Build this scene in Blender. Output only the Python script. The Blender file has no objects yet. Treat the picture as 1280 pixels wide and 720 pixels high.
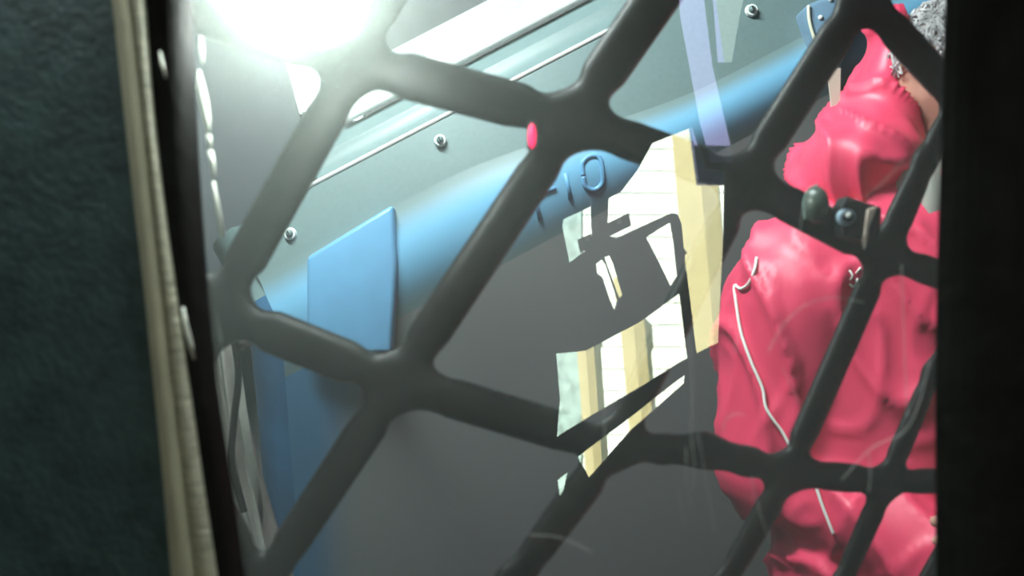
import bpy, bmesh, math, random
import numpy as np
from mathutils import Vector, Matrix, noise
from mathutils.bvhtree import BVHTree

random.seed(4)
scene = bpy.context.scene
COL = scene.collection

# ------------------------------------------------------------------ camera
K = 1000.0                 # focal length in pixels of the 1280x720 frame
CZ = 1.45                  # camera height
YP = 0.45                  # plane of the window glass
cam_d = bpy.data.cameras.new('camera')
cam_d.sensor_width = 36.0
cam_d.lens = K / 1280.0 * 36.0
cam_d.clip_start = 0.01
cam_d.dof.use_dof = True
cam_d.dof.focus_distance = 1.5
cam_d.dof.aperture_fstop = 5.6
cam = bpy.data.objects.new('camera', cam_d)
cam.location = (0, 0, CZ)
cam.rotation_euler = (math.pi / 2, 0, 0)
COL.objects.link(cam)
scene.camera = cam

# ------------------------------------------------------------------ world, sun, large lights, exposure
world = bpy.data.worlds.new('World'); scene.world = world
world.use_nodes = True
wn = world.node_tree.nodes; wl = world.node_tree.links
bg = wn['Background']
bg.inputs['Color'].default_value = (0.62, 0.78, 1.0, 1)
bg.inputs['Strength'].default_value = 2.2
scene.view_settings.view_transform = 'Standard'
scene.view_settings.look = 'None'
scene.view_settings.exposure = 0.0
scene.view_settings.gamma = 1.0
scene.view_settings.use_curve_mapping = False

def light(name, kind, loc, target, energy, color=(1, 1, 1), size=None, size_y=None, angle=None):
    d = bpy.data.lights.new(name, kind); d.energy = energy; d.color = color
    if kind == 'AREA':
        d.shape = 'RECTANGLE'; d.size = size; d.size_y = size_y or size
    if kind == 'SUN' and angle: d.angle = angle
    if kind in ('POINT', 'SPOT') and size: d.shadow_soft_size = size
    o = bpy.data.objects.new(name, d); COL.objects.link(o)
    o.location = loc
    o.rotation_euler = (Vector(target) - Vector(loc)).to_track_quat('-Z', 'Y').to_euler()
    return o
light('sun', 'SUN', (-1.8, 6, 8), (0.6, 0, 0), 62.0, (1.0, 0.97, 0.9), angle=0.01)
light('cabin_fill_light', 'AREA', (-0.30, 0.56, 2.52), (0.1, 1.15, 1.5), 66.0, (0.88, 1.0, 0.98), 0.9, 0.12)  # unseen area lamp, added to brighten the machine and the person
light('booth_fill_light', 'AREA', (-0.44, 0.23, 1.86), (-0.34, 0.45, 1.6), 0.6, (0.88, 1.0, 0.97), 0.08, 0.08)  # unseen small lamp, added to brighten the left panel from above

# ------------------------------------------------------------------ helpers
def P(px, py, Y):
    """point of the place seen at that pixel, at depth Y from the camera"""
    return Vector(((px - 640) / K * Y, Y, CZ + (360 - py) / K * Y))
def V(px, py, D):
    """point behind the camera whose mirror image in the glass stands D away"""
    p = P(px, py, D)
    return Vector((p.x, 2 * YP - D, p.z))

MATS = {}
def mat(name, color, rough=0.5, metal=0.0, noise_scale=None, noise_amt=0.15, bump=0.0, bump_scale=200, coat=0.0, emit=None, spec=0.5, stretch=None):
    if name in MATS: return MATS[name]
    m = bpy.data.materials.new(name); m.use_nodes = True
    n = m.node_tree.nodes; l = m.node_tree.links
    b = n['Principled BSDF']
    b.inputs['Base Color'].default_value = (*color, 1)
    b.inputs['Roughness'].default_value = rough
    b.inputs['Metallic'].default_value = metal
    b.inputs['Specular IOR Level'].default_value = spec
    if coat: b.inputs['Coat Weight'].default_value = coat
    if emit:
        b.inputs['Emission Color'].default_value = (*emit[0], 1)
        b.inputs['Emission Strength'].default_value = emit[1]
    tc = n.new('ShaderNodeTexCoord'); src = tc.outputs['Object']
    if stretch:
        mp = n.new('ShaderNodeMapping'); mp.inputs['Scale'].default_value = stretch
        l.new(src, mp.inputs['Vector']); src = mp.outputs['Vector']
    if noise_scale:
        t = n.new('ShaderNodeTexNoise'); t.inputs['Scale'].default_value = noise_scale
        t.inputs['Detail'].default_value = 6
        l.new(src, t.inputs['Vector'])
        r = n.new('ShaderNodeValToRGB')
        a = noise_amt
        r.color_ramp.elements[0].color = (*[c * (1 - a) for c in color], 1)
        r.color_ramp.elements[1].color = (*[min(1, c * (1 + a)) for c in color], 1)
        r.color_ramp.elements[0].position = 0.3; r.color_ramp.elements[1].position = 0.7
        l.new(t.outputs['Fac'], r.inputs['Fac']); l.new(r.outputs['Color'], b.inputs['Base Color'])
    if bump:
        t2 = n.new('ShaderNodeTexNoise'); t2.inputs['Scale'].default_value = bump_scale
        t2.inputs['Detail'].default_value = 4
        l.new(src, t2.inputs['Vector'])
        bp = n.new('ShaderNodeBump'); bp.inputs['Strength'].default_value = bump; bp.inputs['Distance'].default_value = 0.002
        l.new(t2.outputs['Fac'], bp.inputs['Height']); l.new(bp.outputs['Normal'], b.inputs['Normal'])
    MATS[name] = m
    return m

def mesh_obj(name, verts, faces, m, parent=None, smooth=False):
    me = bpy.data.meshes.new(name)
    me.from_pydata([tuple(v) for v in verts], [], faces)
    me.update()
    if m: me.materials.append(m)
    if smooth:
        for p in me.polygons: p.use_smooth = True
    o = bpy.data.objects.new(name, me); COL.objects.link(o)
    if parent: o.parent = parent
    return o
def bm_obj(name, bm, m, parent=None, smooth=False):
    me = bpy.data.meshes.new(name)
    bmesh.ops.recalc_face_normals(bm, faces=bm.faces)
    bm.to_mesh(me); bm.free()
    if m: me.materials.append(m)
    if smooth:
        for p in me.polygons: p.use_smooth = True
    o = bpy.data.objects.new(name, me); COL.objects.link(o)
    if parent: o.parent = parent
    return o
def thing(name, label, cat, loc=(0, 0, 0), group=None, kind=None):
    o = bpy.data.objects.new(name, None); COL.objects.link(o)
    o.location = loc; o.empty_display_size = 0.05
    tag(o, label, cat, group, kind)
    return o
def tag(o, label=None, cat=None, group=None, kind=None):
    if label: o['label'] = label
    if cat: o['category'] = cat
    if group: o['group'] = group
    if kind: o['kind'] = kind
    return o
def keep(o):
    """after parenting: keep mesh data given in world coordinates"""
    if o.parent: o.matrix_parent_inverse = Matrix.Translation(-o.parent.location) if o.parent.rotation_euler.to_quaternion().angle < 1e-6 else o.parent.matrix_basis.inverted()
    return o
def box_bm(bm, lo, hi):
    r = bmesh.ops.create_cube(bm, size=1)
    for v in r['verts']:
        v.co = Vector([lo[i] + (v.co[i] + .5) * (hi[i] - lo[i]) for i in range(3)])
    return r['verts']
def box(name, lo, hi, m, parent=None, bevel=0.0):
    bm = bmesh.new(); box_bm(bm, lo, hi)
    if bevel: bmesh.ops.bevel(bm, geom=list(bm.edges), offset=bevel, segments=2, affect='EDGES', profile=0.5)
    return bm_obj(name, bm, m, parent)
def prism(name, pts, off, m, parent=None, bevel=0.0, smooth=False):
    """closed polygon of 3D points, extruded by the vector off"""
    bm = bmesh.new()
    a = [bm.verts.new(p) for p in pts]
    f = bm.faces.new(a)
    r = bmesh.ops.extrude_face_region(bm, geom=[f])
    for v in r['geom']:
        if isinstance(v, bmesh.types.BMVert): v.co += Vector(off)
    if bevel:
        bmesh.ops.bevel(bm, geom=list(bm.edges), offset=bevel, segments=3, affect='EDGES', profile=0.5)
    return bm_obj(name, bm, m, parent, smooth)
def holed(name, outer, holes, y0, y1, m, parent=None):
    """plate in the xz plane with real openings; outlines are (x, z)"""
    cu = bpy.data.curves.new(name, 'CURVE'); cu.dimensions = '2D'; cu.fill_mode = 'BOTH'
    cu.extrude = abs(y1 - y0) / 2
    for pl in [outer] + holes:
        s = cu.splines.new('POLY'); s.points.add(len(pl) - 1)
        for q, (x, z) in zip(s.points, pl): q.co = (x, z, 0, 1)
        s.use_cyclic_u = True
    t = bpy.data.objects.new('tmp', cu); COL.objects.link(t)
    dg = bpy.context.evaluated_depsgraph_get(); dg.update()
    me = bpy.data.meshes.new_from_object(t.evaluated_get(dg))
    bpy.data.objects.remove(t)
    yc = (y0 + y1) / 2
    for v in me.vertices: v.co = Vector((v.co.x, yc - v.co.z, v.co.y))
    me.materials.clear(); me.materials.append(m)
    o = bpy.data.objects.new(name, me); COL.objects.link(o)
    if parent: o.parent = parent
    return o
def tube(name, pts, radii, m, parent=None, seg=10, caps=True, flat=1.0):
    pts = [Vector(p) for p in pts]
    if not hasattr(radii, '__len__'): radii = [radii] * len(pts)
    verts, faces = [], []
    prev = None
    for i, p in enumerate(pts):
        t = (pts[min(i + 1, len(pts) - 1)] - pts[max(i - 1, 0)]).normalized()
        if prev is None:
            ref = Vector((0, 1, 0)) if abs(t.y) < .9 else Vector((1, 0, 0))
            n1 = (ref - t * ref.dot(t)).normalized()
        else:
            n1 = (prev - t * prev.dot(t)).normalized()
        prev = n1; n2 = t.cross(n1)
        for k in range(seg):
            a = 2 * math.pi * k / seg
            verts.append(p + (n1 * math.cos(a) * flat + n2 * math.sin(a)) * radii[i])
    for i in range(len(pts) - 1):
        for k in range(seg):
            faces.append((i * seg + k, i * seg + (k + 1) % seg, (i + 1) * seg + (k + 1) % seg, (i + 1) * seg + k))
    if caps:
        faces.append(tuple(range(seg))[::-1]); faces.append(tuple((len(pts) - 1) * seg + k for k in range(seg)))
    return mesh_obj(name, verts, faces, m, parent, True)
def smooth_line(pts, n=6):
    """Catmull-Rom through the points"""
    pts = [Vector(p) for p in pts]
    q = [2 * pts[0] - pts[1]] + pts + [2 * pts[-1] - pts[-2]]
    out = []
    for i in range(1, len(q) - 2):
        for k in range(n):
            t = k / n
            a, b, c, d = q[i - 1], q[i], q[i + 1], q[i + 2]
            out.append(.5 * ((2 * b) + (c - a) * t + (2 * a - 5 * b + 4 * c - d) * t * t + (3 * b - a - 3 * c + d) * t ** 3))
    out.append(pts[-1])
    return out

# ------------------------------------------------------------------ materials
m_teal = mat('dark_teal_paint', (0.040, 0.075, 0.078), 0.55, noise_scale=60, noise_amt=.3, bump=.5, bump_scale=260)
m_beige = mat('beige_trim', (0.46, 0.44, 0.32), 0.6, noise_scale=25, noise_amt=.12, bump=.15, bump_scale=150)
m_rubber = mat('black_rubber', (0.007, 0.007, 0.006), 0.6, spec=.12, noise_scale=40, noise_amt=.4, bump=.3, bump_scale=120)
m_grille = mat('black_coated_steel', (0.010, 0.0105, 0.010), 0.5, spec=.3, noise_scale=90, noise_amt=.35, bump=.12, bump_scale=300)
m_dark = mat('dark_wall_paint', (0.010, 0.010, 0.011), 0.9)
m_darkfloor = mat('dark_floor', (0.03, 0.03, 0.032), 0.8, noise_scale=20)
m_greywall = mat('grey_wall_paint', (0.20, 0.205, 0.21), 0.7, noise_scale=12, noise_amt=.12)
m_grey = mat('grey_plastic', (0.15, 0.215, 0.22), 0.42, noise_scale=160, noise_amt=.06, bump=.06, bump_scale=500)
m_greylow = mat('grey_textured_plastic', (0.22, 0.23, 0.23), 0.55, noise_scale=220, noise_amt=.10, bump=.15, bump_scale=600)
m_blue = mat('blue_plastic', (0.14, 0.36, 0.60), 0.38, noise_scale=30, noise_amt=.05)
m_fade = mat('blue_reflection_plastic', (0.20, 0.47, 0.72), 0.4)  # blue sky reflection put into the colour, fading to grey
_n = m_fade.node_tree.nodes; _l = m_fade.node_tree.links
_at = _n.new('ShaderNodeAttribute'); _at.attribute_name = 'blue_mix'
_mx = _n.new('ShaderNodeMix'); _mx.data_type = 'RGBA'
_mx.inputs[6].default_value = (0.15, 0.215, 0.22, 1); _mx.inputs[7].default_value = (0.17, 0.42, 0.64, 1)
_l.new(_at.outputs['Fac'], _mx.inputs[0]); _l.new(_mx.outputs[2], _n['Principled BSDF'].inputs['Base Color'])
m_deep = mat('deep_blue_plastic', (0.035, 0.13, 0.26), 0.4, noise_scale=12, noise_amt=.2)
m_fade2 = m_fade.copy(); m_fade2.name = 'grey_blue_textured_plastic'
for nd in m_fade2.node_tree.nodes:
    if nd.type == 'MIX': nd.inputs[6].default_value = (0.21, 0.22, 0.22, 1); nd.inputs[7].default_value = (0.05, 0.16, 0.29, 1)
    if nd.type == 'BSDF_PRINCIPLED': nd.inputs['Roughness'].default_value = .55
m_pale = mat('pale_plastic', (0.55, 0.60, 0.60), 0.4, noise_scale=30, noise_amt=.05)
m_white = mat('white_plastic', (0.85, 0.86, 0.84), 0.4)
m_steel = mat('steel', (0.75, 0.76, 0.76), 0.25, 1.0)
m_red = mat('red_nylon', (0.80, 0.052, 0.13), 0.45, noise_scale=14, noise_amt=.08, bump=.12, bump_scale=350)
m_skin = mat('skin', (0.52, 0.27, 0.20), 0.5, noise_scale=40, noise_amt=.06)

# glass: clear, mirrors what stands behind the camera, with a thin film of dust
def glass_mat():
    m = bpy.data.materials.new('dusty_glass'); m.use_nodes = True
    n = m.node_tree.nodes; l = m.node_tree.links; n.clear()
    out = n.new('ShaderNodeOutputMaterial')
    tr = n.new('ShaderNodeBsdfTransparent'); tr.inputs['Color'].default_value = (0.95, 0.98, 0.97, 1)
    gl = n.new('ShaderNodeBsdfGlossy'); gl.inputs['Roughness'].default_value = 0.0
    gl.inputs['Color'].default_value = (0.95, 1, 0.98, 1)
    mx = n.new('ShaderNodeMixShader'); mx.inputs['Fac'].default_value = 0.13
    l.new(tr.outputs[0], mx.inputs[1]); l.new(gl.outputs[0], mx.inputs[2])
    tl = n.new('ShaderNodeBsdfTranslucent'); tl.inputs['Color'].default_value = (0.86, 1.0, 0.93, 1)
    df = n.new('ShaderNodeBsdfDiffuse'); df.inputs['Color'].default_value = (0.8, 0.86, 0.84, 1)
    du = n.new('ShaderNodeMixShader'); du.inputs['Fac'].default_value = 0.25
    l.new(tl.outputs[0], du.inputs[1]); l.new(df.outputs[0], du.inputs[2])
    tc = n.new('ShaderNodeTexCoord')
    ns = n.new('ShaderNodeTexNoise'); ns.inputs['Scale'].default_value = 9; ns.inputs['Detail'].default_value = 5
    l.new(tc.outputs['Object'], ns.inputs['Vector'])
    mr = n.new('ShaderNodeMapRange'); mr.inputs['From Min'].default_value = .3; mr.inputs['From Max'].default_value = .75
    mr.inputs['To Min'].default_value = .085; mr.inputs['To Max'].default_value = .11
    l.new(ns.outputs['Fac'], mr.inputs['Value'])
    m2 = n.new('ShaderNodeMixShader')
    l.new(mr.outputs[0], m2.inputs['Fac']); l.new(mx.outputs[0], m2.inputs[1]); l.new(du.outputs[0], m2.inputs[2])
    l.new(m2.outputs[0], out.inputs['Surface'])
    return m
m_glass = glass_mat()

# ------------------------------------------------------------------ the setting
def struct(o, label=None):
    tag(o, label, None, None, 'structure'); return o
XL, XR, YB, YF, ZT = -1.9, 1.9, -2.1, 2.1, 2.6
struct(box('floor', (XL - .06, YB - .06, -.06), (XR + .06, YF + .06, 0), m_darkfloor), 'dark grey floor of the cabin')
struct(box('ceiling', (XL - .06, YB - .06, ZT), (XR + .06, YF + .06, ZT + .06), m_dark), 'dark ceiling of the cabin')
struct(box('wall_left', (XL - .06, YB, 0), (XL, YF, ZT), m_dark), 'dark left wall of the cabin')
struct(box('wall_right', (XR, YB, 0), (XR + .06, YF, ZT), m_dark), 'dark right wall of the cabin')
struct(box('wall_far', (XL, YF, 0), (XR, YF + .06, ZT), m_greywall), 'plain grey wall behind the machine and the person')

# window wall: outlines in pixels at the depth of the glass
YW0, YW1 = 0.425, 0.470
def xz(px, py, Y=YP):
    p = P(px, py, Y); return (p.x, p.z)
left_outer = [(128, -90), (140, 0), (152, 110), (166, 240), (180, 360), (192, 480), (204, 600), (214, 720), (222, 810)]
left_mid = [(150, -90), (160, 0), (172, 110), (186, 240), (199, 360), (213, 480), (227, 600), (242, 720), (252, 810)]
left_inner = [(172, -90), (179, 0), (187, 110), (201, 240), (217, 360), (234, 480), (251, 600), (269, 720), (282, 810)]
left_seal = [(232, -90), (238, 0), (243, 110), (250, 240), (259, 360), (270, 480), (288, 600), (304, 720), (316, 810)]
added_right_seal = [(1192, -90), (1184, 0), (1178, 180), (1173, 360), (1171, 540), (1172, 720), (1174, 810)]
right_outer = [(1312, -90), (1306, 0), (1302, 180), (1298, 360), (1297, 540), (1298, 720), (1300, 810)]
hole = [xz(*p, YW0) for p in left_outer] + [xz(*p, YW0) for p in right_outer[::-1]]
struct(holed('wall_front', [(XL, 0), (XR, 0), (XR, ZT), (XL, ZT)], [hole], YW0, YW1, m_teal),
       'dark teal textured metal panel beside the window frame')

win = thing('window_1', 'dusty glass window with beige trim and black rubber seal', None, (0, YP, 1.1), kind='structure')
def ribbon(name, a, b, ya, yb, m, parent, crown=0.0, rows=5, slope=0):
    """strip between two pixel lines, front face at ya, back at yb, slightly crowned"""
    n = 10
    A = smooth_line([(p[0], p[1], 0) for p in a], n); B = smooth_line([(p[0], p[1], 0) for p in b], n)
    verts, faces = [], []
    cols = rows + 2
    for u, v in zip(A, B):
        for k in range(rows):
            t = k / (rows - 1)
            q = u.lerp(v, t)
            y = ya + (crown * (2 * t - 1) ** 2 if not slope else (yb - .002 - ya) * (t if slope > 0 else 1 - t) ** 2.2)
            w_ = P(q.x, q.y, y)
            if k == 0: verts.append(Vector((w_.x, yb, w_.z)))
            verts.append(w_)
        verts.append(Vector((w_.x, yb, w_.z)))
    for i in range(len(A) - 1):
        for k in range(cols):
            k2 = (k + 1) % cols
            faces.append((i * cols + k, (i + 1) * cols + k, (i + 1) * cols + k2, i * cols + k2))
    faces.append(tuple(range(cols))); faces.append(tuple((len(A) - 1) * cols + k for k in range(cols))[::-1])
    bm = bmesh.new()
    bv = [bm.verts.new(v) for v in verts]
    for f in faces: bm.faces.new([bv[i] for i in f])
    return keep(bm_obj(name, bm, m, parent, False))
ribbon('frame_strip', left_outer, left_mid, .421, .462, m_beige, win, .003)
m_ribbed = mat('ribbed_beige_trim', (0.42, 0.41, 0.31), 0.6, noise_scale=70, noise_amt=.35, bump=.6, bump_scale=60, stretch=(1, 1, 8))
ribbon('ribbed_strip', [(p[0] + 1.5, p[1]) for p in left_mid], left_inner, .424, .462, m_ribbed, win, .003)
ribbon('seal', left_inner, left_seal, .430, .4495, m_rubber, win, 0, 9, 1)
ribbon('seal', added_right_seal, right_outer, .430, .4495, m_rubber, win, 0, 9, -1)  # unseen right side: seal added, widened to keep that edge black
for a, b in (((128, -60), (1232, -90)), ((128, 810), (1232, 780))):
    p, q = P(a[0], a[1], .44), P(b[0], b[1], .44)
    keep(box('seal', (p.x, .436, min(p.z, q.z)), (q.x, .464, max(p.z, q.z)), m_rubber, win))
pane_pts = [P(x, y, YP) for x, y in [(190, -80), (300, 800), (1192, 800), (1208, -80)]]
pv = pane_pts + [Vector((p.x, p.y + .004, p.z)) for p in pane_pts]
# one sheet of dusty glass: a single surface with the film on it
pane = keep(mesh_obj('pane', pane_pts, [(0, 1, 2, 3)], m_glass, win))

# sunlight glints on the black frame's inner edge, modelled as pale strips
m_glint = mat('pale_glint', (0.75, 0.77, 0.68), 0.45, noise_scale=80, noise_amt=.25, bump=.4, bump_scale=200)
s1 = thing('glint_strip', 'broken strip of sunlight glints modelled along the black frame edge', 'glint', P(255, 180, .50))
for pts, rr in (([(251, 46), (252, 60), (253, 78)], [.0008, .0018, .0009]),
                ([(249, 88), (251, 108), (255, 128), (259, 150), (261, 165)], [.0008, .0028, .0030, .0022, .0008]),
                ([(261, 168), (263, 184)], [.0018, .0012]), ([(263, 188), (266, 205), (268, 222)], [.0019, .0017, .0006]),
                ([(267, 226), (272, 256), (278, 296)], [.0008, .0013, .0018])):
    keep(tube('glint', [P(x, y, .50) for x, y in pts], rr, m_glint, s1, 7))
s2 = thing('glint_strip', 'small curled highlight modelled low on the rubber seal', 'glint', P(235, 410, .428))
keep(tube('glint', [P(x, y, .428) for x, y in [(229, 384), (232, 405), (238, 430), (243, 450)]], [.0006, .0012, .0013, .0005], m_glint, s2, 7))
s3 = thing('glint_strip', 'thin highlight modelled high on the rubber seal', 'glint', P(202, 80, .428))
keep(tube('glint', [P(x, y, .428) for x, y in [(200, 64), (203, 80), (207, 97)]], [.0004, .0010, .0004], m_glint, s3, 7))

# ------------------------------------------------------------------ the room behind the camera, seen mirrored in the glass
DW = 2 * YP - YB            # mirrored distance of the back wall
def vxz(px, py, D=DW):
    p = V(px, py, D); return (p.x, p.z)
open_main = [(712, 329), (703, 283), (704, 274), (776, 240), (796, 214), (816, 178), (848, 165), (866, 158), (884, 210), (907, 214), (906, 290), (899, 429), (888, 434), (853, 452), (805, 482), (740, 520), (696, 547), (700, 500), (694, 424), (700, 420), (704, 436), (716, 441)]
slit = [(857, 468), (856, 480), (790, 538), (737, 598), (722, 571), (790, 520), (838, 482)]
slit2 = [(697, 600), (710, 590), (705, 614), (700, 622)]
post_hole = [(848, -15), (880, -15), (892, 80), (916, 185), (916, 203), (888, 203), (874, 150), (850, 20)]
pale_hole = [(890, -15), (934, -15), (926, 20), (916, 78), (897, 78)]
struct(holed('wall_back', [(XL, 0), (XR, 0), (XR, ZT), (XL, ZT)],
             [[vxz(*p) for p in h] for h in (open_main, slit, slit2, post_hole, pale_hole)], YB - .02, YB, m_dark),
       'dark wall whose openings mirror brightly in the glass')

# black angular board with a looped arm, hanging in the opening
DB = DW - .12
board_out = [(690, 442), (690, 338), (712, 328), (742, 306), (758, 294), (770, 298), (800, 284), (838, 267), (846, 268), (851, 280), (858, 352), (852, 364), (800, 402), (732, 438)]
loop_hole = [(807, 297), (822, 287), (838, 278), (842, 300), (847, 345), (838, 359), (824, 330)]
mark1 = [(745, 330), (752, 324), (757, 330), (772, 375), (768, 388), (763, 378), (752, 346), (746, 342)]
mark2 = [(755, 322), (762, 319), (767, 330), (778, 368), (774, 374), (768, 358)]
bd = thing('angular_board', 'black angular board with two pale slots and looped arm, mirrored in the glass', 'board', (V(775, 360, DB)))
m_black = mat('matt_black', (0.012, 0.012, 0.013), 0.7)
plate = keep(holed('plate', [vxz(*p, DB) for p in board_out], [[vxz(*p, DB) for p in h] for h in (loop_hole, mark1, mark2)], V(0, 0, DB).y - .012, V(0, 0, DB).y + .012, m_black, bd))
for pts in ([(738, 236), (761, 230), (759, 300), (741, 308)],):
    keep(prism('hanging_post', [V(*p, DB) for p in pts], (0, -.02, 0), m_black, bd))
for pts in ([(722, 300), (739, 292), (742, 308), (726, 316)], [(756, 281), (786, 266), (789, 282), (760, 296)]):
    h = keep(prism('bracket', [V(*p, DB + .05) for p in pts], (0, -.02, 0), m_black, bd))
for x, y in ((734, 298), (774, 277)):
    bm = bmesh.new(); bmesh.ops.create_icosphere(bm, subdivisions=2, radius=.010)
    for v in bm.verts: v.co = v.co + V(x, y, DB - .005)
    keep(bm_obj('rivet', bm, m_white, bd, True))
strap = thing('hanging_strap', 'purple grey strap hanging beside the yellow column, mirrored in the glass', 'strap', V(865, 440, DB - .1))
m_strap = mat('purple_webbing', (0.16, 0.10, 0.15), 0.7, bump=.4, bump_scale=80)
keep(tube('webbing', smooth_line([V(x, y, DB - .1) for x, y in [(852, 340), (857, 380), (863, 430), (868, 470), (872, 520), (874, 560)]]), .018, m_strap, strap, 10, flat=.35))
keep(tube('hook', smooth_line([V(x, y, DB - .1) for x, y in [(853, 345), (848, 330), (851, 310), (857, 318)]]), .006, m_black, strap, 8))

# sunlit house outside
DH = 5.2
m_siding = mat('white_siding', (0.78, 0.86, 0.80), 0.6, noise_scale=4, noise_amt=.05)
m_yellow = mat('yellow_paint', (0.60, 0.53, 0.28), 0.55, noise_scale=5, noise_amt=.06)
m_tealpane = mat('pale_teal_render', (0.36, 0.50, 0.46), 0.6, noise_scale=14, noise_amt=.35)
house = thing('house', 'sunlit white plank house mirrored in the glass', 'house', (V(780, 360, DH + .3).x, V(780, 360, DH + .3).y, 0))
yH = V(0, 0, DH + .25).y
m_backing = mat('house_backing', (0.6, 0.66, 0.62), 0.8)
keep(box('wall', (-.3, yH - .12, 0), (2.4, yH - .03, 3.3), m_backing, house))
plank0 = None
for i in range(22):
    z0 = i * .15
    if plank0 is None:
        bm = bmesh.new(); vs = box_bm(bm, (-.3, 0, .001), (2.4, .025, .149))
        for v in bm.verts:
            if v.co.z > .1 and v.co.y > .01: v.co.y -= .004
        pk = bm_obj('plank', bm, m_siding, house); plank0 = pk
    else:
        pk = plank0.copy(); COL.objects.link(pk); pk.parent = house
    pk.matrix_parent_inverse = Matrix.Translation(-house.location)
    pk.location = (0, yH - .03, z0)
keep(box('teal_panel', (V(690, 0, DH + .2).x, yH, 0), (V(727, 0, DH + .2).x, yH + .03, 2.1), m_tealpane, house))
struct(box('ground', (-6, -9, -.1), (8, YB - .07, -.06), mat('pale_ground', (.35, .33, .3), .9, noise_scale=3)), 'pale ground outside the house')

def column(pxb, pyb, pxt, pyt, wpx, label, D=DH, ht=3.1):
    b = V(pxb, pyb, D); t = V(pxt, pyt, D); w = wpx / K * D
    d = (t - b) / (t.z - b.z)
    base = b + d * (0 - b.z - .06); top = b + d * (ht - b.z)
    r = thing('porch_column', label, 'column', base, 'yellow porch columns')
    ang = math.radians(48)
    h = w / (math.cos(ang) + math.sin(ang)) / 2 * 1.0
    def ring(c, s):
        out = []
        for sx, sy in ((-1, -1), (1, -1), (1, 1), (-1, 1)):
            x = (sx * math.cos(ang) - sy * math.sin(ang)) * h * s; y = (sx * math.sin(ang) + sy * math.cos(ang)) * h * s
            out.append(c + Vector((x, y, 0)))
        return out
    def pr(name, a, bb, s):
        v = ring(a, s) + ring(bb, s)
        keep(mesh_obj(name, v, [(3, 2, 1, 0), (4, 5, 6, 7), (0, 1, 5, 4), (1, 2, 6, 5), (2, 3, 7, 6), (3, 0, 4, 7)], m_yellow, r))
    pr('shaft', base, top, 1); pr('plinth', base, base + d * .25, 1.25); pr('capital', top - d * .15, top, 1.25)
column(888, 430, 868, 190, 52, 'widest yellow porch column, rightmost, mirrored in the glass')
column(796, 470, 784, 330, 30, 'yellow porch column with shaded side, mirrored under the black board', DH + .02, 1.52)
column(737, 510, 728, 380, 21, 'thin yellow porch column, leftmost, mirrored in the glass', DH + .04, 1.50)
m_lav = mat('lavender_paint', (0.14, 0.14, 0.30), 0.6)
lp = thing('lavender_post', 'lavender painted post mirrored at the top of the glass', 'post', V(880, 100, DW + .5))
keep(prism('shaft', [V(x, y, DW + .5) for x, y in [(832, -80), (884, -80), (926, 230), (874, 230)]], (0, -.05, 0), m_lav, lp))
keep(prism('cap', [V(x, y, DW + .48) for x, y in [(828, -96), (886, -96), (886, -80), (828, -80)]], (0, -.09, 0), m_lav, lp))
gp = thing('pale_green_board', 'pale green board mirrored faintly near the top of the glass', 'board', V(912, 20, DW + .8))
m_pgreen = mat('pale_green_paint', (0.10, 0.13, 0.11), 0.6)
keep(prism('plate', [V(x, y, DW + .8) for x, y in [(886, -80), (950, -80), (950, 110), (886, 110)]], (0, -.03, 0), m_pgreen, gp))
keep(prism('batten', [V(x, y, DW + .78) for x, y in [(886, -60), (950, -60), (950, -50), (886, -50)]], (0, -.02, 0), m_pgreen, gp))

# ------------------------------------------------------------------ steel grille behind the glass
def gdepth(px):
    t = np.clip((np.asarray(px, float) - 560) / 640, 0, None)
    return 0.575 + 0.10 * t ** 1.3
SEG = [  # pixel end points, half widths
    ((445, 78), (715, 150), 30, 29), ((715, 150), (850, -45), 28, 29), ((715, 150), (497, 477), 25, 26), ((715, 150), (930, 226), 26, 24),
    ((445, 78), (180, -5), 28, 28), ((445, 78), (520, -60), 20, 20), ((445, 78), (272, 388), 26, 27),
    ((497, 477), (272, 388), 27, 28), ((497, 477), (330, 730), 25, 22), ((497, 477), (766, 558), 26, 25),
    ((272, 388), (235, 470), 28, 28), ((272, 388), (210, 350), 28, 28), ((330, 730), (262, 600), 16, 15), ((330, 730), (300, 800), 24, 24),
    ((766, 558), (640, 730), 24, 20), ((640, 730), (600, 800), 22, 22), ((766, 558), (880, 563), 22, 20), ((880, 563), (985, 590), 20, 20), ((930, 226), (766, 558), 22, 22),
    ((930, 226), (1078, -6), 22, 23), ((930, 226), (1104, 318), 24, 22), ((1078, -6), (1230, 160), 23, 21), ((1078, -6), (1090, -60), 24, 24),
    ((1104, 318), (985, 590), 17, 17), ((1104, 318), (1225, 362), 19, 18), ((1104, 318), (1157, 200), 20, 15), ((1157, 200), (1230, 60), 14, 12),
    ((985, 590), (905, 730), 18, 15), ((905, 730), (870, 800), 15, 15), ((985, 590), (1108, 602), 19, 18), ((1108, 602), (1230, 600), 17, 15), ((1108, 602), (1166, 465), 15, 12), ((1166, 465), (1225, 362), 12, 12),
    ((1108, 602), (1052, 730), 15, 13), ((1052, 730), (1020, 800), 13, 13), ((1230, 600), (1140, 760), 13, 13)]
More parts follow.
